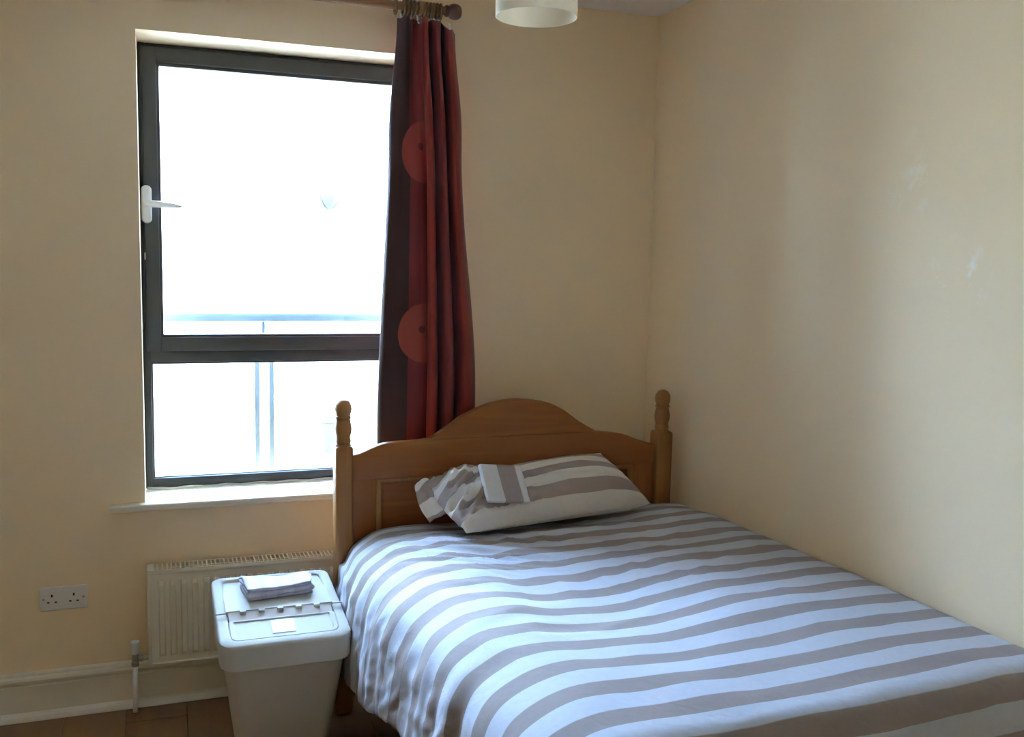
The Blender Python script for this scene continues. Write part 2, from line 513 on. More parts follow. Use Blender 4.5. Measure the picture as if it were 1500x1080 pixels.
# coving-soft bead where wall meets ceiling is only a caulked joint: small fillets
floor = struct(bx('floor', M['dark'], None, X0, WALL_X, Y0, WALL_Y, -.08, -.010))
pw, pl, gap = .192, 1.285, .0006
plank_me = {}
ix = 0
x = X0
while x < WALL_X - .01:
    w = min(pw, WALL_X - x)
    y = Y0 - (.0, .43, .86)[ix % 3]
    while y < WALL_Y - .01:
        a, b = max(y, Y0), min(y + pl, WALL_Y)
        if b - a > .02:
            key = (round(w, 3), round(b - a, 3))
            if key not in plank_me:
                bm = bmesh.new(); box(bm, gap, w - gap, gap, b - a - gap, -.010, 0, bev=.0012, seg=1)
                me = bpy.data.meshes.new('plank'); bm.to_mesh(me); bm.free(); me.materials.append(M['plank'])
                plank_me[key] = me
            o = bpy.data.objects.new('plank', plank_me[key]); o.location = (x, a, 0); o.parent = floor
            col.objects.link(o)
        y += pl
    x += pw; ix += 1

# skirting: profiled board and a white quadrant bead at its foot
def skirting(name, pts_fn, length, place):
    root = None
    for nm, prof, mt in (('board', [(0, 0), (.017, 0), (.017, .112), (.0145, .116), (.0145, .120), (.022, .126), (.024, .134), (.020, .141), (.012, .146), (.010, .153), (.004, .158), (0, .158)], 'gloss'),
                         ('quadrant_bead', [(.017, 0), (.036, 0), (.0355, .006), (.032, .015), (.026, .022), (.017, .026)], 'quadrant')):
        bm = bmesh.new()
        rows = []
        for t in (0, length):
            rows.append([bm.verts.new(place(t, d, z)) for d, z in prof])
        n = len(prof)
        for i in range(n): bm.faces.new((rows[0][i], rows[0][(i + 1) % n], rows[1][(i + 1) % n], rows[1][i]))
        bm.faces.new(rows[0]); bm.faces.new(rows[1])
        if root is None:
            root = struct(build(name, bm, M[mt]))
        else:
            build(nm, bm, M[mt], root)
    return root
skirting('baseboard_back', None, WALL_X - X0, lambda t, d, z: (X0 + t, WALL_Y - d, z))
skirting('baseboard_right', None, WALL_Y - Y0 - .03, lambda t, d, z: (WALL_X - d, Y0 + t, z))
skirting('baseboard_left', None, WALL_Y - Y0 - .03, lambda t, d, z: (X0 + d, Y0 + t, z))

# ------------------------------------------------------------------ window
FY = 3.595                                  # room-side face of the frame
win = bpy.data.objects.new('window_1', None); win.location = (WX0, FY, WZ0); col.objects.link(win); struct(win)
win['label'] = 'dark grey framed window with opening upper sash and fixed lower pane'
def ring_frame(name, x0, x1, z0, z1, wl, wr, wt, wb, y0, y1, mat, parent, bev=.004):
    bm = bmesh.new()
    box(bm, x0, x0 + wl, y0, y1, z0, z1, bev)
    box(bm, x1 - wr, x1, y0, y1, z0, z1, bev)
    box(bm, x0 + wl - .002, x1 - wr + .002, y0 + .0004, y1 - .0004, z1 - wt, z1, bev)
    box(bm, x0 + wl - .002, x1 - wr + .002, y0 + .0004, y1 - .0004, z0, z0 + wb, bev)
    return fin(name, bm, mat, parent, auto=40)
TR0, TR1 = 1.160, 1.206                       # transom
frame = ring_frame('outer_frame', WX0, WX1, WZ0 + .002, WZ1, .026, .026, .030, .038, FY, FY + .07, M['frame'], win)
fin('transom', (lambda b: (box(b, WX0 + .02, WX1 - .02, FY + .0006, FY + .07, TR0, TR1, .004), b)[1])(bmesh.new()), M['frame'], win, auto=40)
sash = ring_frame('opening_sash', WX0 + .012, WX1 - .012, TR1 - .006, WZ1 - .014, .048, .048, .050, .050, FY - .016, FY + .055, M['frame'], win, .005)
ring_frame('glazing_bead', WX0 + .056, WX1 - .056, TR1 + .040, WZ1 - .060, .014, .014, .016, .014, FY - .006, FY + .03, M['frame'], sash, .004)
ring_frame('glazing_bead', WX0 + .022, WX1 - .022, WZ0 + .034, TR0 + .004, .010, .010, .012, .010, FY + .008, FY + .04, M['frame'], frame, .003)
bx('pane', M['glass'], win, WX0 + .06, WX1 - .06, FY + .028, FY + .032, TR1 + .045, WZ1 - .065)
bx('pane', M['glass'], win, WX0 + .026, WX1 - .026, FY + .030, FY + .034, WZ0 + .038, TR0 + .002)
# sealant flecks on the frame
# handle
HX, HZ = -.036, 1.711
HY = FY - .016
hbm = bmesh.new()
n = 28
def stad(t, hw, hh):
    a = 2 * math.pi * t
    cx_, sz_ = math.cos(a), math.sin(a)
    zz = (hh - hw) * (1 if sz_ >= 0 else -1)
    return hw * cx_, zz + hw * sz_
rows = []
for dy, k in ((.004, 1.0), (-.006, 1.0), (-.011, .80), (-.012, .55)):
    rows.append([hbm.verts.new((HX + stad(i / n, .0175 * k, .065 - .0175 * (1 - k))[0], HY + dy, HZ + stad(i / n, .0175 * k, .065 - .0175 * (1 - k))[1])) for i in range(n)])
for a, b in zip(rows, rows[1:]):
    for i in range(n): hbm.faces.new((a[i], a[(i + 1) % n], b[(i + 1) % n], b[i]))
hbm.faces.new(rows[0]); hbm.faces.new(rows[-1])
handle = fin('window_handle', hbm, M['handle'], win, auto=45)
hb2 = bmesh.new()
tube(hb2, [(HX, HY - .005, HZ), (HX, HY - .030, HZ), (HX + .004, HY - .038, HZ), (HX + .016, HY - .042, HZ), (HX + .045, HY - .042, HZ - .001), (HX + .08, HY - .041, HZ - .003), (HX + .105, HY - .040, HZ - .005), (HX + .116, HY - .040, HZ - .006)],
     [.010, .010, .0115, .0120, .0115, .0095, .006, .002], 14)
hoff = fin('lever', hb2, M['handle'], handle, smooth=True)
bmk = bmesh.new(); lathe(bmk, [(.0, -.0005), (.0035, -.0005), (.0035, .001), (0, .001)], HX, HY - .0125, HZ + .028, 12, 'Y')
fin('lock_button', bmk, M['socket'], handle)
bx('sealant_fleck', M['handle'], sash, -.046, -.0425, FY - .0175, FY - .0155, 1.520, 1.545, bev=.0006, seg=1)

# sill board and white sealant bead under the frame
sill = struct(bx('trim_1', M['sill'], None, -.170, 1.07, 3.362, FY + .01, WZ0 - .022, WZ0 + .002, bev=.007, seg=3))
sill['label'] = 'white painted window sill board'
sb = bmesh.new()
tube(sb, [(WX0 + .005, FY - .004, WZ0 + .008)] + [(WX0 + k * (WX1 - WX0) / 40, FY - .002 - .002 * math.sin(k * 2.1), WZ0 + .003 + .002 * math.sin(k * 1.3)) for k in range(1, 40)], .0045, 6)
fin('sealant_bead', sb, M['handle'], sill, smooth=True)

# ------------------------------------------------------------------ outside: balcony rail, courtyard, facade
RY = 3.85
rail = thing('balcony_railing', (.4, RY, .5), 'grey metal balcony railing outside the window', 'railing')
bx('top_rail', M['rail'], rail, -.45, 1.35, RY - .02, RY + .03, 1.289, 1.324, bev=.008)
bx('middle_rail', M['post'], rail, -.45, 1.35, RY - .012, RY + .018, 1.195, 1.225, bev=.005)
bx('bottom_rail', M['post'], rail, -.45, 1.35, RY - .012, RY + .018, .52, .55, bev=.005)
bx('stub_post', M['post'], rail, .374, .386, RY - .006, RY + .006, 1.222, 1.292)
for xx in (.354, .409):
    bx('baluster', M['post'], rail, xx - .010, xx + .010, RY - .010, RY + .010, .545, 1.20, bev=.003)
for xx in (-.44, 1.34):
    bx('end_post', M['post'], rail, xx - .012, xx + .012, RY - .012, RY + .012, .50, 1.30, bev=.003)
    for zz in (.60, 1.21):
        bx('wall_bracket', M['post'], rail, xx - .008, xx + .008, WALL_Y + WT - .01, RY, zz - .01, zz + .01)
for a, b in ((-.42, .335), (.43, 1.32)):
    bx('glass_panel', M['glass'], rail, a, b, RY - .004, RY + .004, .56, 1.19)

GZ = -.46
struct(bx('ground_outside', M['terrace'], None, -14, 18, WALL_Y + WT, 11.0, GZ - .2, GZ))
fac = struct(bx('facade_outside', M['render'], None, -14, 18, 11.0, 11.4, GZ - .2, 3.9))
lawn = bx('lawn', M['grass'], None, .9, 2.6, 10.25, 10.95, GZ, GZ + .03)
tag(lawn, 'small patch of lawn below the far white wall', 'lawn'); lawn['kind'] = 'stuff'
lo = thing('outdoor_wall_lamp', (1.82, 11.0, 2.15), 'pale grey half-bowl wall lamp on the white facade opposite', 'lamp')
lb = bmesh.new()
rows = []
for r, z in ((.02, 2.13), (.06, 2.16), (.09, 2.22), (.108, 2.29), (.112, 2.325), (.100, 2.325), (.09, 2.28)):
    rows.append([lb.verts.new((1.82 + r * math.cos(math.pi * k / 14), 11.0 - r * math.sin(math.pi * k / 14) * 1.1, z)) for k in range(15)])
for a, b in zip(rows, rows[1:]):
    for k in range(14): lb.faces.new((a[k], a[k + 1], b[k + 1], b[k]))
fin('bowl', lb, M['lamp_out'], lo, smooth=True)
bx('back_plate', M['lamp_out'], lo, 1.71, 1.93, 10.985, 11.0, 2.12, 2.35)
po = thing('planter', (1.66, 10.0, GZ), 'pale tapered plant pot on the terrace outside', 'planter')
pbm = bmesh.new(); lathe(pbm, [(.07, 0), (.075, .02), (.10, .32), (.118, .33), (.118, .37), (.105, .37), (.10, .34)], 1.66, 10.0, GZ, 20)
fin('pot', pbm, M['pot'], po, auto=40)
pbm = bmesh.new(); lathe(pbm, [(.101, 0), (.0, .004)], 1.66, 10.0, GZ + .335, 20)
fin('soil', pbm, M['leaf'], po)

# ------------------------------------------------------------------ radiator
RX0, RX1, RZ0, RZ1, RF, RB = -.056, .640, .170, .496, 3.292, 3.366
rad = thing('radiator', (.29, 3.33, RZ0), 'cream ribbed panel radiator below the window sill', 'radiator')
bm = bmesh.new()
nf = 18
prof = []                                     # flutes: (x, depth)
fx0, fx1 = RX0 + .030, RX1 - .030
pitch = (fx1 - fx0) / nf
zrows = [(RZ0 + .006, 0), (RZ0 + .030, 0), (RZ0 + .042, 1), (RZ1 - .050, 1), (RZ1 - .038, 0), (RZ1 - .010, 0)]
xs = [(RX0 + .004, 0)]
for k in range(nf):
    b0 = fx0 + k * pitch
    xs += [(b0 + pitch * .12, 0), (b0 + pitch * .24, 1), (b0 + pitch * .62, 1), (b0 + pitch * .74, 0)]
xs += [(RX1 - .004, 0)]
g = [[bm.verts.new((x_, RF + .005 - .0110 * f * zf, z_)) for x_, f in xs] for z_, zf in zrows]
for a, b in zip(g, g[1:]):
    for k in range(len(xs) - 1): bm.faces.new((a[k], a[k + 1], b[k + 1], b[k]))
fin('front_panel', bm, M['radiator'], rad, auto=30)
for xx in (RX0, RX1 - .008):
    bx('side_panel', M['radiator'], rad, xx, xx + .008, RF, RB, RZ0, RZ1 - .004, bev=.003)
bm = bmesh.new()
box(bm, RX0 + .001, RX1 - .001, RF - .002, RF + .006, RZ1 - .014, RZ1 - .001, .0025)
box(bm, RX0 + .001, RX1 - .001, RF - .002, RF + .010, RZ0, RZ0 + .010, .003)
box(bm, RX0 + .001, RX0 + .012, RF - .002, RF + .010, RZ0, RZ1 - .001, .003)
box(bm, RX1 - .012, RX1 - .001, RF - .002, RF + .010, RZ0, RZ1 - .001, .003)
fin('panel_edge', bm, M['radiator'], rad, auto=40)
bx('back_panel', M['radiator'], rad, RX0 + .006, RX1 - .006, RB - .012, RB, RZ0 + .005, RZ1 - .012)
bx('convector_core', M['radiator_in'], rad, RX0 + .012, RX1 - .012, RF + .010, RB - .013, RZ0 + .02, RZ1 - .016)
grl = bmesh.new()
box(grl, RX0, RX1, RF - .001, RF + .006, RZ1 - .003, RZ1 + .003, .0015)
box(grl, RX0, RX1, RB - .005, RB + .001, RZ1 - .003, RZ1 + .003, .0015)
box(grl, RX0, RX0 + .020, RF, RB, RZ1 - .003, RZ1 + .0028, .0015)
box(grl, RX1 - .020, RX1, RF, RB, RZ1 - .003, RZ1 + .0028, .0015)
nsl = 46
for k in range(nsl + 1):
    xx = RX0 + .020 + k * (RX1 - RX0 - .040) / nsl
    box(grl, xx - .0024, xx + .0024, RF + .004, RB - .004, RZ1 - .002, RZ1 + .002)
gr_o = fin('top_grille', grl, M['radiator'], rad, auto=40)
for xx in (.05, .55):
    bx('wall_bracket', M['radiator'], rad, xx - .015, xx + .015, RB - .002, WALL_Y + .002, RZ0 + .06, RZ1 - .06)

vx, vy = -.098, 3.335
valve = thing('radiator_valve', (vx, vy, 0), 'white capped valve on a white pipe at the radiator side', 'valve')
bm = bmesh.new(); tube(bm, [(vx - .003, vy, -.004), (vx - .002, vy, .09), (vx, vy, .165)], .0085, 14)
fin('pipe', bm, M['plastic'], valve, smooth=True)
bm = bmesh.new(); lathe(bm, [(.008, 0), (.0125, .002), (.0125, .016), (.010, .018), (.011, .022), (.011, .044), (.009, .046)], vx, vy, .160, 12)
fin('valve_body', bm, M['metal'], valve, auto=40)
bm = bmesh.new(); lathe(bm, [(.007, 0), (.007, .010), (.012, .011), (.012, .024), (.008, .025), (.008, .046)], vx, vy, .188, 12, 'X')
fin('union_nut', bm, M['metal'], valve, auto=40)
bm = bmesh.new(); lathe(bm, [(.0105, 0), (.0115, .020), (.0145, .036), (.0150, .042), (.0135, .044), (.0, .044)], vx, vy, .203, 20)
fin('valve_cap', bm, M['plastic'], valve, auto=40)

# ------------------------------------------------------------------ double wall socket
SX, SZ = -.316, .400
sock = thing('wall_socket', (SX, WALL_Y, SZ), 'white double wall socket to the side of the radiator', 'socket')
bx('face_plate', M['socket'], sock, SX - .073, SX + .073, WALL_Y - .009, WALL_Y + .001, SZ - .040, SZ + .040, bev=.004, seg=3)
for s in (-1, 1):
    cx0 = SX + s * .031 - (.004 if s < 0 else 0)
    for dx, dz, w_, h_ in ((0, .011, .0024, .0046), (-.0111, -.0111, .0036, .0024), (.0111, -.0111, .0036, .0024)):
        bx('pin_hole', M['dark'], sock, cx0 + dx - w_, cx0 + dx + w_, WALL_Y - .0098, WALL_Y - .006, SZ + dz - h_, SZ + dz + h_)
    bm = bmesh.new(); lathe(bm, [(0, -.0012), (.0030, -.0010), (.0036, .0), (.0036, .002)], SX + s * .0603, WALL_Y - .0092, SZ, 14, 'Y')
    fin('screw', bm, M['screw'], sock, auto=40)

# ------------------------------------------------------------------ curtain pole, rings, curtain
PY, PZ, PR = 3.305, 2.398, .0140
pole = thing('curtain_pole', (.3, PY, PZ), 'brown wooden curtain pole with turned end above the window', 'curtain pole')
bm = bmesh.new(); tube(bm, [(-.42, PY, PZ), (.955, PY, PZ)], PR, 20)
fin('rod', bm, M['pole'], pole, auto=40)
for s, xe in ((1, .945), (-1, -.41)):
    bm = bmesh.new()
    pr = [(.0145, 0), (.019, .003), (.020, .010), (.0175, .014), (.0235, .020), (.0265, .030), (.0265, .040), (.024, .050), (.018, .057), (.008, .060), (0, .060)]
    lathe(bm, [(r, s * h) for r, h in pr], xe, PY, PZ, 24, 'X')
    fin('finial', bm, M['finial'], pole, auto=50)
for xx in (.858, -.30):
    bm = bmesh.new()
    lathe(bm, [(.028, 0), (.028, -.008), (.018, -.014), (.013, -.020), (.013, -(WALL_Y - PY) + .012)], xx, WALL_Y + .001, PZ - .006, 18, 'Y')
    torus(bm, (xx, PY, PZ), .0185, .0055, 'X', 22, 8, 1.7)
    fin('bracket', bm, M['pole'], pole, auto=40)
ring_x = [.772, .800, .812, .826, .838, .882, .870, .894, .905, .917, .930]
for k, xx in enumerate(ring_x):
    bm = bmesh.new(); torus(bm, (0, 0, 0), .0235, .0048, 'X', 24, 8, .95)
    R_ = Matrix.Rotation(random.uniform(-.10, .10), 4, 'Z')
    bmesh.ops.transform(bm, matrix=Matrix.Translation((xx, PY, PZ - .0052)) @ R_, verts=bm.verts[:])
    lab = 'brown wooden curtain ring bunched on the pole above the red curtain'
    if k == 0: lab = 'brown wooden curtain ring set apart from the bunch at the window edge of the curtain'
    if k == len(ring_x) - 1: lab = 'brown wooden curtain ring pressed against the turned pole end'
    r_ = thing('curtain_ring', (xx, PY, PZ), lab, 'curtain ring', 'wooden rings on the curtain pole')
    fin('hoop', bm, M['ring'], r_, smooth=True)
    bm = bmesh.new(); torus(bm, (xx, PY, PZ - .037), .0052, .0014, 'X', 12, 6)
    fin('screw_eye', bm, M['metal'], r_, smooth=True)

# plan of the folds: (fraction of width, depth towards the room in m)
plan_low = [(0, -.015), (.04, .004), (.16, .010), (.30, .014), (.42, .012), (.505, .002), (.525, .012), (.495, .030), (.470, .050), (.490, .068), (.545, .066), (.572, .040), (.565, .0), (.590, -.030), (.620, -.010), (.635, .020), (.655, .054), (.70, .062), (.735, .045), (.745, .0), (.752, -.040), (.785, -.050), (.805, -.020), (.812, .030), (.845, .056), (.90, .050), (.95, .030), (1.0, -.010)]
plan_top = [(0, -.010), (.06, .012), (.14, .020), (.20, .004), (.24, -.012), (.28, -.020), (.33, -.005), (.36, .010), (.40, .024), (.44, .028), (.48, .020), (.52, -.010), (.56, -.026), (.60, .0), (.645, .024), (.70, .022), (.735, -.004), (.75, -.024), (.775, -.028), (.80, -.01), (.835, .020), (.89, .026), (.95, .012), (1.0, -.012)]
NU, NV = 150, 70
lowP, lowL = catmull(plan_low, NU)
topP, topL = catmull(plan_top, NU)
CT, CB = 2.352, .12
CY = 3.262
# arc length on the flat cloth measured near the sill (width .34 m)
arc = [0]
for a, b in zip(lowP, lowP[1:]): arc.append(arc[-1] + math.hypot((b.x - a.x) * .34, b.y - a.y))
P, UV = [], []
for i in range(NU + 1):
    rp_, ru_ = [], []
    for j in range(NV + 1):
        t = j / NV
        z = CT + (CB - CT) * t
        xl = lerp_table([(0, .712), (.92, .709), (1.95, .744), (2.352, .770)], z)
        xr = lerp_table([(0, 1.085), (1.03, 1.062), (1.97, 1.000), (2.352, .972)], z)
        k = min(1, max(0, (CT - z) / .55)); k = k * k * (3 - 2 * k)
        px = topP[i].x * (1 - k) + lowP[i].x * k
        py = topP[i].y * (1 - k) + lowP[i].y * k
        fx = xl + (xr - xl) * px + .003 * fnoise(i * .09, z * 2.2, 3)
        fy = CY - py * (.85 + .15 * math.sin(z * 2 + i * .05)) - .006 * fnoise(i * .05, z * 1.8, 9)
        zz = z
        if j == 0 or True:
            drop = max(0, (px - .78)) / .22        # right-hand heading has slipped off its hook
            zz = z - .030 * min(1, drop * 2.5) * max(0, 1 - t * 6) - .004 * (1 + math.sin(px * 40)) * max(0, 1 - t * 10)
        rp_.append((fx, fy, zz)); ru_.append((arc[i], z))
    P.append(rp_); UV.append(ru_)
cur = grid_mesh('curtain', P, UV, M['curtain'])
tag(cur, 'wine red curtain with paler half discs hanging beside the window', 'curtain')
sm = cur.modifiers.new('thickness', 'SOLIDIFY'); sm.thickness = .0022
for hx, hz in ((.783, 2.353), (.956, 2.333), (.84, 2.350), (.90, 2.346)):
    bm = bmesh.new(); tube(bm, [(hx, CY - .010, hz - .016), (hx, CY + .004, hz - .008), (hx, CY + .012, hz + .010), (hx + .002, CY + .030, hz + .018)], .0032, 8)
    h_ = build('curtain_hook', bm, M['handle'], cur, smooth=True)

# ------------------------------------------------------------------ bed
bed = thing('bed', (1.16, 2.3, 0), 'pine bed frame with arched headboard and turned corner posts', 'bed')
HBY0, HBY1 = 3.112, 3.142
outline = [(0.575, .884), (.592, .888), (.622, .896), (.656, .910), (.691, .922), (.737, .927), (.808, .929), (.867, .940), (.915, .969), (.976, 1.009), (1.049, 1.040), (1.112, 1.055), (1.185, 1.060),
           (1.279, 1.046), (1.345, 1.018), (1.413, .971), (1.482, .936), (1.551, .925), (1.593, .917), (1.635, .901), (1.693, .881), (1.72, .874)]
top, _ = catmull([(a, b, 0) for a, b in outline], 90)
def slab(bm, lower, y0, y1, bev=.006, cap=9.0, tops=top):
    """solid between the arched top line and a lower edge z = lower, with eased top edges"""
    rows = []
    for p in tops:
        z1 = min(p.y, cap)
        rows.append([bm.verts.new((p.x, y, z)) for y, z in ((y0, lower), (y0, z1 - bev), (y0 + bev * .4, z1 - bev * .3), (y0 + bev, z1), (y1 - bev, z1), (y1, z1 - bev), (y1, lower))])
    n_ = 7
    for a, b in zip(rows, rows[1:]):
        for k in range(n_): bm.faces.new((a[k], a[(k + 1) % n_], b[(k + 1) % n_], b[k]))
    bm.faces.new(rows[0]); bm.faces.new(rows[-1])
PZT = .805                                     # top of the sunk panel
JOINT = .934                                   # glued joint between rail and arched crest board
bm = bmesh.new(); slab(bm, PZT, HBY0, HBY1, cap=JOINT)
fin('headboard_top_rail', bm, M['pine'], bed, auto=40)
crest = [p for p in top if p.y > JOINT + .0035]
bm = bmesh.new(); slab(bm, JOINT - .002, HBY0 - .0006, HBY1 + .0006, bev=.003, tops=crest)
fin('headboard_crest_board', bm, M['pine'], bed, auto=40)
bx('headboard_stile', M['pine_stile'], bed, .585, .672, HBY0 + .0006, HBY1, .38, PZT + .003, bev=.002)
bx('headboard_stile', M['pine_stile'], bed, 1.635, 1.715, HBY0 + .0006, HBY1, .38, PZT + .003, bev=.002)
bx('headboard_lower_rail', M['pine'], bed, .585, 1.715, HBY0 + .0006, HBY1, .34, .46, bev=.002)
hp = bx('headboard_panel', M['pine'], bed, .665, 1.64, HBY0 + .012, HBY1 - .006, .44, PZT + .01)
bm = bmesh.new()
for d in ((.672, .690, .44, PZT), (1.617, 1.635, .44, PZT)):
    box(bm, d[0], d[1], HBY0 - .001, HBY0 + .015, d[2], d[3], .0055, 3)
box(bm, .672, 1.635, HBY0 - .001, HBY0 + .015, PZT - .018, PZT, .0055, 3)
fin('panel_moulding', bm, M['pine_v'], hp, auto=40)

def post(x0, x1, mirror):
    cx = (x0 + x1) / 2; y0, y1 = 3.093, 3.160
    bm = bmesh.new(); box(bm, x0, x1, y0, y1, 0, .922, .010, 3)
    p = fin('post', bm, M['pine_v'], bed, auto=40)
    s = 1.13
    pr = [(.024, -.012), (.0255, .0), (.0225, .005), (.0205, .009), (.0228, .013), (.0232, .019), (.0215, .025), (.0205, .029), (.0222, .036), (.0250, .050), (.0255, .062), (.0232, .076), (.0212, .087), (.0208, .092),
          (.0232, .094), (.0236, .099), (.0205, .1025), (.0218, .108), (.0245, .117), (.0255, .127), (.0235, .140), (.0175, .152), (.0090, .158), (0, .160)]
    bm = bmesh.new(); lathe(bm, [(r * s, h * .985) for r, h in pr], cx, (y0 + y1) / 2, .920, 28)
    fin('finial', bm, M['pine_v'], p, auto=60)
post(.533, .592, 1)
post(1.722, 1.787, -1)
# rails, slats and foot posts (mostly under the bedding)
for a, b in ((.606, .630), (1.765, 1.789)):
    bx('side_rail', M['pine'], bed, a, b, 1.52, 3.125, .29, .42, bev=.003)
bx('foot_rail', M['pine'], bed, .606, 1.789, 1.515, 1.54, .29, .42, bev=.003)
for k in range(11):
    yy = 1.60 + k * .142
    bx('slat', M['pine'], bed, .625, 1.77, yy, yy + .07, .395, .412)
for xx in (.604, 1.731):
    bx('foot_leg', M['pine_v'], bed, xx, xx + .06, 1.515, 1.575, 0, .40, bev=.004)

mat_o = bx('mattress', M['mattress'], None, .655, 1.785, 1.555, 3.088, .410, .640, bev=.055, seg=5)
tag(mat_o, 'thick mattress under the striped duvet', 'mattress')

# duvet: cross sections from wall to hem, swept from headboard to foot
XE = [(1.40, .590), (1.62, .583), (1.84, .582), (1.94, .562), (2.17, .550), (2.40, .524), (2.65, .519), (2.9, .524), (3.09, .540)]
HEM = [(1.40, .40), (2.0, .39), (2.2, .375), (2.65, .285), (2.85, .25), (3.09, .28)]
TOPZ = [(1.40, .700), (1.9, .698), (2.3, .690), (2.75, .682), (3.0, .664), (3.1, .650)]
NS, NVd = 190, 230
HEADY, FOOTY = 3.092, 1.47
rf = .075
path = []                                     # (y, dz) along the bed; last stretch turns over the foot
Ltop = HEADY - FOOTY
Larc = math.pi / 2 * rf
Ldown = .33
tot = Ltop + Larc + Ldown
dpath = []
for k in range(NVd + 1):
    s = tot * k / NVd
    if s < Ltop: dpath.append((HEADY - s, 0.0, s))
    elif s < Ltop + Larc:
        a = (s - Ltop) / rf
        dpath.append((FOOTY - rf * math.sin(a), -rf * (1 - math.cos(a)), s))
    else: dpath.append((FOOTY - rf - .02 * (s - Ltop - Larc) / Ldown, -rf - (s - Ltop - Larc), s))
P, UV = [], []
for (y, dz, s) in dpath:
    xe = lerp_table(XE, y); hz = lerp_table(HEM, y); tz = lerp_table(TOPZ, y)
    sag = .016 * math.exp(-((y - 2.2) / .45) ** 2)
    pts = [(1.822, tz - .10), (1.818, tz - .05), (1.806, tz - .012), (1.775, tz + .002), (1.70, tz + .004), (1.55, tz + .002), (1.30, tz - .008), (1.10, tz - .012 - sag), (.92, tz - .010 - sag), (.80, tz - .006),
           (xe + .146, tz - .013), (xe + .090, tz - .034), (xe + .042, tz - .068), (xe + .014, tz - .115), (xe, .53 if tz > .6 else .5), (xe - .010, .455), (xe - .016, .40), (xe - .018, hz + .02 if hz < .37 else .385), (xe - .016, hz)]
    if hz > .36: pts = pts[:-2] + [(xe - .017, hz)]
    sec, L = catmull([(a, b, 0) for a, b in pts], NS)
    row, ur = [], []
    for i, q in enumerate(sec):
        x, z = q.x, q.y
        u = i / NS
        side = min(1, max(0, (tz - .03 - z) / .12)) if x < 1.2 else 0
        # puffing and creases
        puff = .008 * fnoise(x * 3.1, y * 2.7, 1) + .005 * fnoise(x * 7, y * 6, 4)
        dist = math.exp(-(((x - .92) / .30) ** 2 + ((y - 2.66) / .22) ** 2))
        ang = x * .55 + y
        cre = dist * .013 * (1 - abs(fnoise(x * 4.0, ang * 17, 7)) * 2.4)
        dist2 = math.exp(-(((x - 1.35) / .25) ** 2 + ((y - 2.30) / .14) ** 2))
        cre += dist2 * .006 * (1 - abs(fnoise(x * 12, y * 8, 17)) * 2.2)
        gen = .0045 * (1 - abs(fnoise(x * 6 + y * 3, y * 10 - x * 4, 21)) * 2) * min(1, max(.3, (y - 1.5) * 1.4))
        fold = side * (.014 * fnoise(y * 7.5, z * 2.0, 11) + .009 * fnoise(y * 17, z * 3.0, 13) + .008 * (.5 - abs(fnoise(y * 22 + z * 12, z * 16, 15))) * min(1, max(0, (.60 - z) / .12)))
        wallfade = min(1, max(0, (1.80 - x) / .12))
        headfade = min(1, max(.25, (HEADY - y) / .1))
        dzz = (puff + cre + gen) * (1 - side) * wallfade * headfade
        zz = max(z + dzz + dz, .12 + .01 * fnoise(x * 9, y * 3))
        yy = y + side * .012 * fnoise(y * 6, z * 5, 31)
        if yy > HEADY: yy = HEADY
        row.append((x + fold + .004 * side * fnoise(z * 20, y * 20, 41), yy - (.012 * fnoise(x * 8, z * 4, 51) if dz < -.05 else 0), zz))
        ur.append((u * L, HEADY - s))
    P.append(row); UV.append(ur)
duv = grid_mesh('duvet', P, UV, M['duvet'])
so = duv.modifiers.new('thickness', 'SOLIDIFY'); so.thickness = .010; so.offset = 1
tag(duv, 'taupe and white striped duvet spread over the bed', 'duvet')

# ------------------------------------------------------------------ pillow
FL, FR, BR, BL = Vector((.865, 2.735, .705)), Vector((1.590, 2.890, .712)), Vector((1.478, 3.070, .862)), Vector((.795, 3.045, .794))
nrm = ((FR - FL).cross(BL - FL)).normalized()
NA, NB = 72, 52
def pil(a, b, top_):
    u, v = (a + 1) / 2, (b + 1) / 2
    # edges pull inwards between the corners
    pin = .05
    uu = u + pin * (1 - b * b) * (.5 - u) * .6
    vv = v + pin * (1 - a * a) * (.5 - v) * .6
    base = (FL * (1 - uu) + FR * uu) * (1 - vv) + (BL * (1 - uu) + BR * uu) * vv
    h = (1 - abs(a) ** 3.2) ** .55 * (1 - abs(b) ** 2.6) ** .62 if abs(a) < 1 and abs(b) < 1 else 0
    lf = max(0, -a - .35)
    base = base + Vector((.030 * fnoise(v * 5, 2.2, 1), .030 * fnoise(v * 6, 5.1, 2), .018 * abs(fnoise(v * 7, 1.3, 4)))) * lf
    if top_:
        left = max(0, min(1, -a * 1.5 - .1))
        crum = left * (1 - abs(b) ** 4) * (.052 * (1 - 2.4 * abs(fnoise(u * 9 + v * 3, v * 8 - u * 2, 3))) + .024 * (1 - 2 * abs(fnoise(u * 20, v * 16, 8))))
        small = .005 * (1 - 2 * abs(fnoise(u * 5, v * 11, 5)))
        hh = .086 * (1 - .25 * left) * (1 - .38 * max(0, b))
        dent = .022 * math.exp(-((u - .34) / .15) ** 2 - ((v - .5) / .35) ** 2)
        p = base + nrm * (hh * h + (crum * .9 + small - dent) * min(1, h * 1.6))
        p.z = max(p.z, .694)
        return p
    w = 1 - max(abs(a), abs(b)) ** 6
    p = base.copy()
    p.z = base.z + (.682 - base.z) * w
    return p
bm = bmesh.new()
uvl = bm.loops.layers.uv.new('UVMap')
grids = []
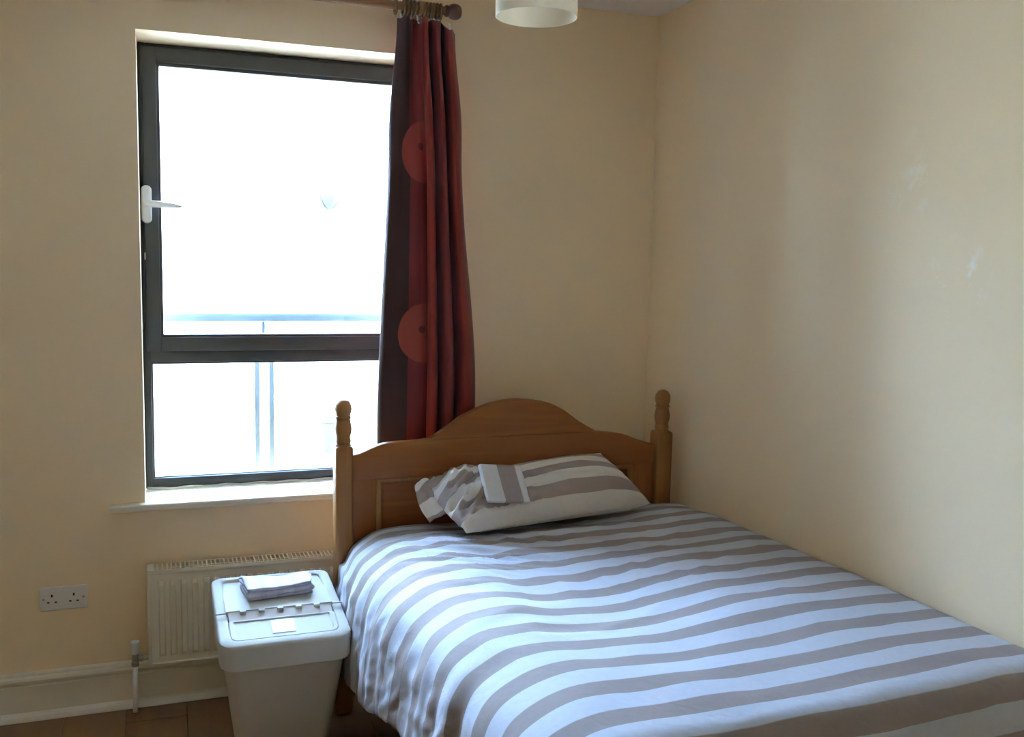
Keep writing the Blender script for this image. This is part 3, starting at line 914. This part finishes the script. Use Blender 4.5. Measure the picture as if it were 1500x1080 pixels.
for top_ in (True, False):
    g = []
    for i in range(NA + 1):
        a = -1 + 2 * i / NA
        a = math.sin(a * math.pi / 2) * .5 + a * .5
        g.append([])
        for j in range(NB + 1):
            b = -1 + 2 * j / NB
            b = math.sin(b * math.pi / 2) * .5 + b * .5
            g[-1].append((bm.verts.new(pil(a, b, top_)), (a + 1) * .36, (b + 1) / 2 * .46))
    grids.append(g)
for gi, g in enumerate(grids):
    for i in range(NA):
        for j in range(NB):
            q = [g[i][j], g[i + 1][j], g[i + 1][j + 1], g[i][j + 1]]
            if gi: q = q[::-1]
            f = bm.faces.new([t[0] for t in q])
            for lp, t in zip(f.loops, q): lp[uvl].uv = (t[1], t[2])
bmesh.ops.remove_doubles(bm, verts=bm.verts[:], dist=.0006)
pillow = thing('pillow', (1.2, 2.93, .70), 'taupe and white striped pillow leaning on the pine headboard', 'pillow')
fin('pillowcase', bm, M['pillow'], pillow, smooth=True)
# open end of the pillowcase: a loose flap turned over at the window side
P, UV = [], []
for i in range(25):
    t = i / 24
    row, ur = [], []
    for j in range(17):
        s = j / 16
        a_ = Vector((.845, 3.035, .795)).lerp(Vector((.905, 2.86, .745)), t)
        b_ = Vector((.785, 3.03, .792)).lerp(Vector((.800, 2.90, .700)), t)
        p = a_.lerp(b_, s)
        p.z += .020 * math.sin(s * math.pi) * (1 - t * .5) + .006 * fnoise(t * 5, s * 4, 2)
        p.x += -.012 * math.sin(t * math.pi) + .006 * fnoise(t * 4, s * 3, 7)
        row.append(p - Vector(pillow.location)); ur.append((s * .08, .46 - t * .20))
    P.append(row); UV.append(ur)
fl = grid_mesh('pillowcase_flap', P, UV, M['pillow'], pillow)
s2 = fl.modifiers.new('thickness', 'SOLIDIFY'); s2.thickness = .003

# ------------------------------------------------------------------ folded striped cloth on the pillow
def folded_cloth(name, mat, corners, layers, thick, uvdir, label, cat, seed, ragged=0.0, sagfn=None, group=None):
    """zig-zag folded cloth: stacked rounded layers joined at the folds. corners: near-left, near-right, far-right, far-left"""
    A, B, C, D = [Vector(c) for c in corners]
    bm = bmesh.new(); uvl = bm.loops.layers.uv.new('UVMap')
    # profile across the fold direction (A->D), zig-zag path
    n_ = 12
    prof = []
    for k in range(layers):
        ts = [i / n_ for i in range(n_ + 1)]
        if k % 2: ts = ts[::-1]
        for t in ts: prof.append((t, k * thick + thick * .5))
        if k < layers - 1:
            e = 1 if k % 2 == 0 else 0
            sg = 1 if e else -1
            for a in (-60, -30, 0, 30, 60):
                prof.append((e + sg * thick * 3.0 * math.cos(math.radians(a)) * .5, k * thick + thick + thick * .5 * math.sin(math.radians(a))))
    m_ = 22
    nr = (B - A).cross(D - A).normalized()
    grid = []
    for i in range(m_ + 1):
        u = i / m_
        row = []
        for k, (t, h) in enumerate(prof):
            wob = ragged * fnoise(seed + k * .13, u * .2, seed)
            uu = u + (wob * (u - .5) * 2)
            p = (A * (1 - uu) + B * uu) * (1 - t) + (D * (1 - uu) + C * uu) * t
            lift = h + (sagfn(u, t) if sagfn else 0) * (h / (layers * thick)) + .0016 * fnoise(u * 6, t * 5, seed + h * 40)
            row.append((bm.verts.new(p + nr * lift), u, t))
        grid.append(row)
    for i in range(m_):
        for k in range(len(prof) - 1):
            q = [grid[i][k], grid[i + 1][k], grid[i + 1][k + 1], grid[i][k + 1]]
            f = bm.faces.new([x_[0] for x_ in q])
            for lp, x_ in zip(f.loops, q):
                lp[uvl].uv = ((x_[2], x_[1]) if uvdir == 'u' else (x_[1], x_[2]))
                lp[uvl].uv = (lp[uvl].uv[0] * .2, lp[uvl].uv[1] * .2)
    o = build(name, bm, mat, None, smooth=True)
    sd = o.modifiers.new('thickness', 'SOLIDIFY'); sd.thickness = thick * .9; sd.offset = 0
    tag(o, label, cat, group)
    return o
def on_pillow(px, py):
    """point of the pillow's upper side seen at photo pixel (px, py)"""
    best = None
    for i in range(81):
        for j in range(81):
            p = pil(-.98 + 1.96 * i / 80, -.98 + 1.96 * j / 80, True)
            d = p - Vector((0, 0, CAM_Z))
            w = d.dot(fwd)
            e = (750 + F_PX * d.dot(cam_r) / w - px) ** 2 + (540 + F_PX * d.dot(cam_d) / w - py) ** 2
            if best is None or e < best[0]: best = (e, p)
    return best[1]
fc = [on_pillow(*q) for q in ((697, 727), (761, 734), (768, 697), (710, 702))]
mid = sum(fc, Vector()) / 4
ex = ((fc[1] - fc[0]) + (fc[2] - fc[3])).normalized()
ey = ((fc[3] - fc[0]) + (fc[2] - fc[1])); ey = (ey - ex * ey.dot(ex)).normalized()
up_ = ex.cross(ey) * .015
wx, wy = .072, .068
fcc = [mid - ex * wx - ey * wy + up_, mid + ex * wx - ey * wy + up_, mid + ex * wx + ey * wy + up_, mid - ex * wx + ey * wy + up_]
folded_cloth('folded_pillowcase', M['folded'], fcc, 3, .006, 'u',
             'small folded taupe and white striped pillowcase resting on the pillow', 'pillowcase', 3.3, .01)

# ------------------------------------------------------------------ lidded bin
BX, BYF, BYB = .323, 2.655, 3.130
binr = thing('recycling_bin', (BX, 2.9, 0), 'white lidded plastic bin in front of the radiator', 'bin')
def rrect(hw, y0, y1, rf_, rb, n_=7):
    """rounded rectangle outline, front corners rf_, back corners rb"""
    pts = []
    for cx, cy, r, a0 in ((hw - rf_, y0 + rf_, rf_, -90), (hw - rb, y1 - rb, rb, 0), (-hw + rb, y1 - rb, rb, 90), (-hw + rf_, y0 + rf_, rf_, 180)):
        for k in range(n_):
            a = math.radians(a0 + 90 * k / (n_ - 1))
            pts.append((cx + r * math.cos(a), cy + r * math.sin(a)))
    return pts
def loft(bm, rings, cap0=True, cap1=True):
    rv = [[bm.verts.new(p) for p in r] for r in rings]
    for a, b in zip(rv, rv[1:]):
        n_ = len(a)
        for k in range(n_): bm.faces.new((a[k], a[(k + 1) % n_], b[(k + 1) % n_], b[k]))
    if cap0: bm.faces.new(rv[0])
    if cap1: bm.faces.new(rv[-1])
def lidz(y):                                   # sloping top of the lid
    return .458 + (min(y, 2.86) - BYF) / (2.86 - BYF) * .036 + max(0, y - 2.86) / (BYB - 2.86) * .012
body = bmesh.new()
rings = []
for z, hw, y0, y1 in ((.004, .118, 2.775, 3.070), (0.0, .112, 2.781, 3.064), (.012, .124, 2.768, 3.077), (.20, .148, 2.722, 3.095), (.40, .172, 2.682, 3.112), (.425, .174, 2.679, 3.114)):
    rings.append([(BX + px, py, z) for px, py in rrect(hw, y0, y1, .040, .030)])
loft(body, rings[1:2] + rings[2:], True, True)
bo = fin('body', body, M['bin_plastic'], binr, auto=35)
# collar (rim of the lid) following the slope
def ring_at(hw, y0, y1, rf_, rb, zfun):
    return [(BX + px, py, zfun(py)) for px, py in rrect(hw, y0, y1, rf_, rb)]
colb = bmesh.new()
loft(colb, [ring_at(.176, BYF + .006, BYB - .006, .042, .032, lambda y: lidz(y) - .072),
            ring_at(.1835, BYF + .001, BYB - .001, .044, .034, lambda y: lidz(y) - .072),
            ring_at(.1855, BYF - .001, BYB + .001, .046, .036, lambda y: lidz(y) - .010),
            ring_at(.1835, BYF + .001, BYB - .001, .044, .034, lambda y: lidz(y) - .003),
            ring_at(.179, BYF + .006, BYB - .006, .042, .032, lidz),
            ring_at(.156, BYF + .030, BYB - .024, .026, .020, lidz),
            ring_at(.152, BYF + .034, BYB - .028, .024, .018, lambda y: lidz(y) - .004)], False, False)
fin('lid_rim', colb, M['lid_plastic'], binr, auto=40)
HINGE = 2.842
rear = bmesh.new()
g = []
for yy, dz in ((HINGE + .004, -.018), (HINGE + .004, .0012), (HINGE + .03, -.001), (BYB - .040, -.0085), (BYB - .030, -.0090), (BYB - .0275, -.003)):
    g.append([rear.verts.new((BX + xx, yy, lidz(yy) + dz)) for xx in (-.156, -.148, -.140, .140, .148, .156)])
for a, b in zip(g, g[1:]):
    for k in range(5): rear.faces.new((a[k], a[k + 1], b[k + 1], b[k]))
fin('rear_lid', rear, M['lid_plastic'], binr, auto=30)
flap = bmesh.new()
rings = [ring_at(.154, BYF + .032, HINGE - .046, .026, .006, lambda y: lidz(y) - .006),
         ring_at(.150, BYF + .036, HINGE - .046, .024, .006, lambda y: lidz(y) - .0015),
         ring_at(.140, BYF + .046, HINGE - .050, .018, .006, lambda y: lidz(y) - .0015),
         ring_at(.136, BYF + .050, HINGE - .052, .016, .006, lambda y: lidz(y) - .005)]
loft(flap, rings, False, True)
flo = fin('front_flap', flap, M['lid_plastic'], binr, auto=30)
hb_ = bmesh.new()
v1 = [hb_.verts.new(p) for p in ((BX - .150, HINGE - .050, lidz(HINGE - .050) - .010), (BX + .150, HINGE - .050, lidz(HINGE - .050) - .010), (BX + .150, HINGE + .003, lidz(HINGE) - .0005), (BX - .150, HINGE + .003, lidz(HINGE) - .0005))]
v2 = [hb_.verts.new(p) for p in ((BX - .150, HINGE - .050, .43), (BX + .150, HINGE - .050, .43), (BX + .150, HINGE + .003, .43), (BX - .150, HINGE + .003, .43))]
hb_.faces.new(v1)
for k in range(4): hb_.faces.new((v1[k], v1[(k + 1) % 4], v2[(k + 1) % 4], v2[k]))
hi = fin('hinge_strip', hb_, M['hinge'], flo)
for k in range(5):
    xx = BX - .108 + k * .054
    bx('hinge_knuckle', M['lid_plastic'], hi, xx - .009, xx + .009, HINGE - .010, HINGE + .004, lidz(HINGE) - .006, lidz(HINGE) + .003, bev=.002)
stk = bmesh.new()
ya, yb = BYF + .058, BYF + .128
vs = [stk.verts.new((BX + a, y_, lidz(y_) - .0042)) for a, y_ in ((-.035, ya), (.030, ya), (.030, yb), (-.035, yb))]
vt = [stk.verts.new(v.co + Vector((0, 0, .0008))) for v in vs]
stk.faces.new(vs); stk.faces.new(vt)
for k in range(4): stk.faces.new((vs[k], vs[(k + 1) % 4], vt[(k + 1) % 4], vt[k]))
for sx in (-1, 1):
    bx('lid_seam', M['hinge'], binr, BX + sx * .1705 - .0155, BX + sx * .1705 + .0155, HINGE - .0012, HINGE + .0012, lidz(HINGE) - .004, lidz(HINGE) + .0003)
fin('sticker', stk, M['sticker'], flo)

folded_cloth('folded_towel', M['towel'], [(.232, 2.900, .497), (.432, 2.930, .497), (.440, 3.045, .499), (.224, 3.050, .499)], 4, .0085, 'u',
             'folded pale lavender towel lying on the bin lid', 'towel', 8.1, .05, lambda u, t: -.010 * math.sin(math.pi * u) * (.5 + t * .6) + .006 * (1 - t))

# ------------------------------------------------------------------ pendant lampshade
LX, LY = .895, 2.3
LZ0, LZ1, LR = 2.141, 2.300, .102
pend = thing('pendant_lamp', (LX, LY, CEIL_Z), 'white drum lampshade hanging from the ceiling', 'lamp')
bm = bmesh.new(); lathe(bm, [(.045, 0), (.045, -.010), (.030, -.022), (.010, -.026), (.0, -.026)], LX, LY, CEIL_Z + .001, 24)
fin('ceiling_rose', bm, M['plastic'], pend, auto=40)
bm = bmesh.new(); tube(bm, [(LX, LY, CEIL_Z - .02), (LX, LY, LZ1 - .01)], .0035, 10)
fin('cord', bm, M['plastic'], pend, smooth=True)
bm = bmesh.new(); lathe(bm, [(.016, 0), (.019, -.012), (.019, -.055), (.016, -.060), (0, -.060)], LX, LY, LZ1 - .005, 18)
fin('lamp_holder', bm, M['plastic'], pend, auto=40)
bm = bmesh.new()
seg = 64
rows = []
for r, z in ((LR - .0025, LZ0), (LR - .0012, LZ0 - .001), (LR, LZ0), (LR, LZ1), (LR - .0012, LZ1 + .001), (LR - .0025, LZ1)):
    rows.append([bm.verts.new((LX + r * math.cos(2 * math.pi * k / seg), LY + r * math.sin(2 * math.pi * k / seg), z)) for k in range(seg)])
for a, b in zip(rows, rows[1:] + rows[:1]):
    for k in range(seg): bm.faces.new((a[k], a[(k + 1) % seg], b[(k + 1) % seg], b[k]))
sh = fin('lamp_shade', bm, M['shade'], pend, auto=40)
bm = bmesh.new()
torus(bm, (LX, LY, LZ1 - .008), .020, .002, 'Z', 20, 6)
for k in range(3):
    a = 2 * math.pi * k / 3 + .4
    tube(bm, [(LX + .019 * math.cos(a), LY + .019 * math.sin(a), LZ1 - .008), (LX + (LR - .001) * math.cos(a), LY + (LR - .001) * math.sin(a), LZ1 - .004)], .0018, 6)
fin('shade_ring', bm, M['plastic'], sh, smooth=True)
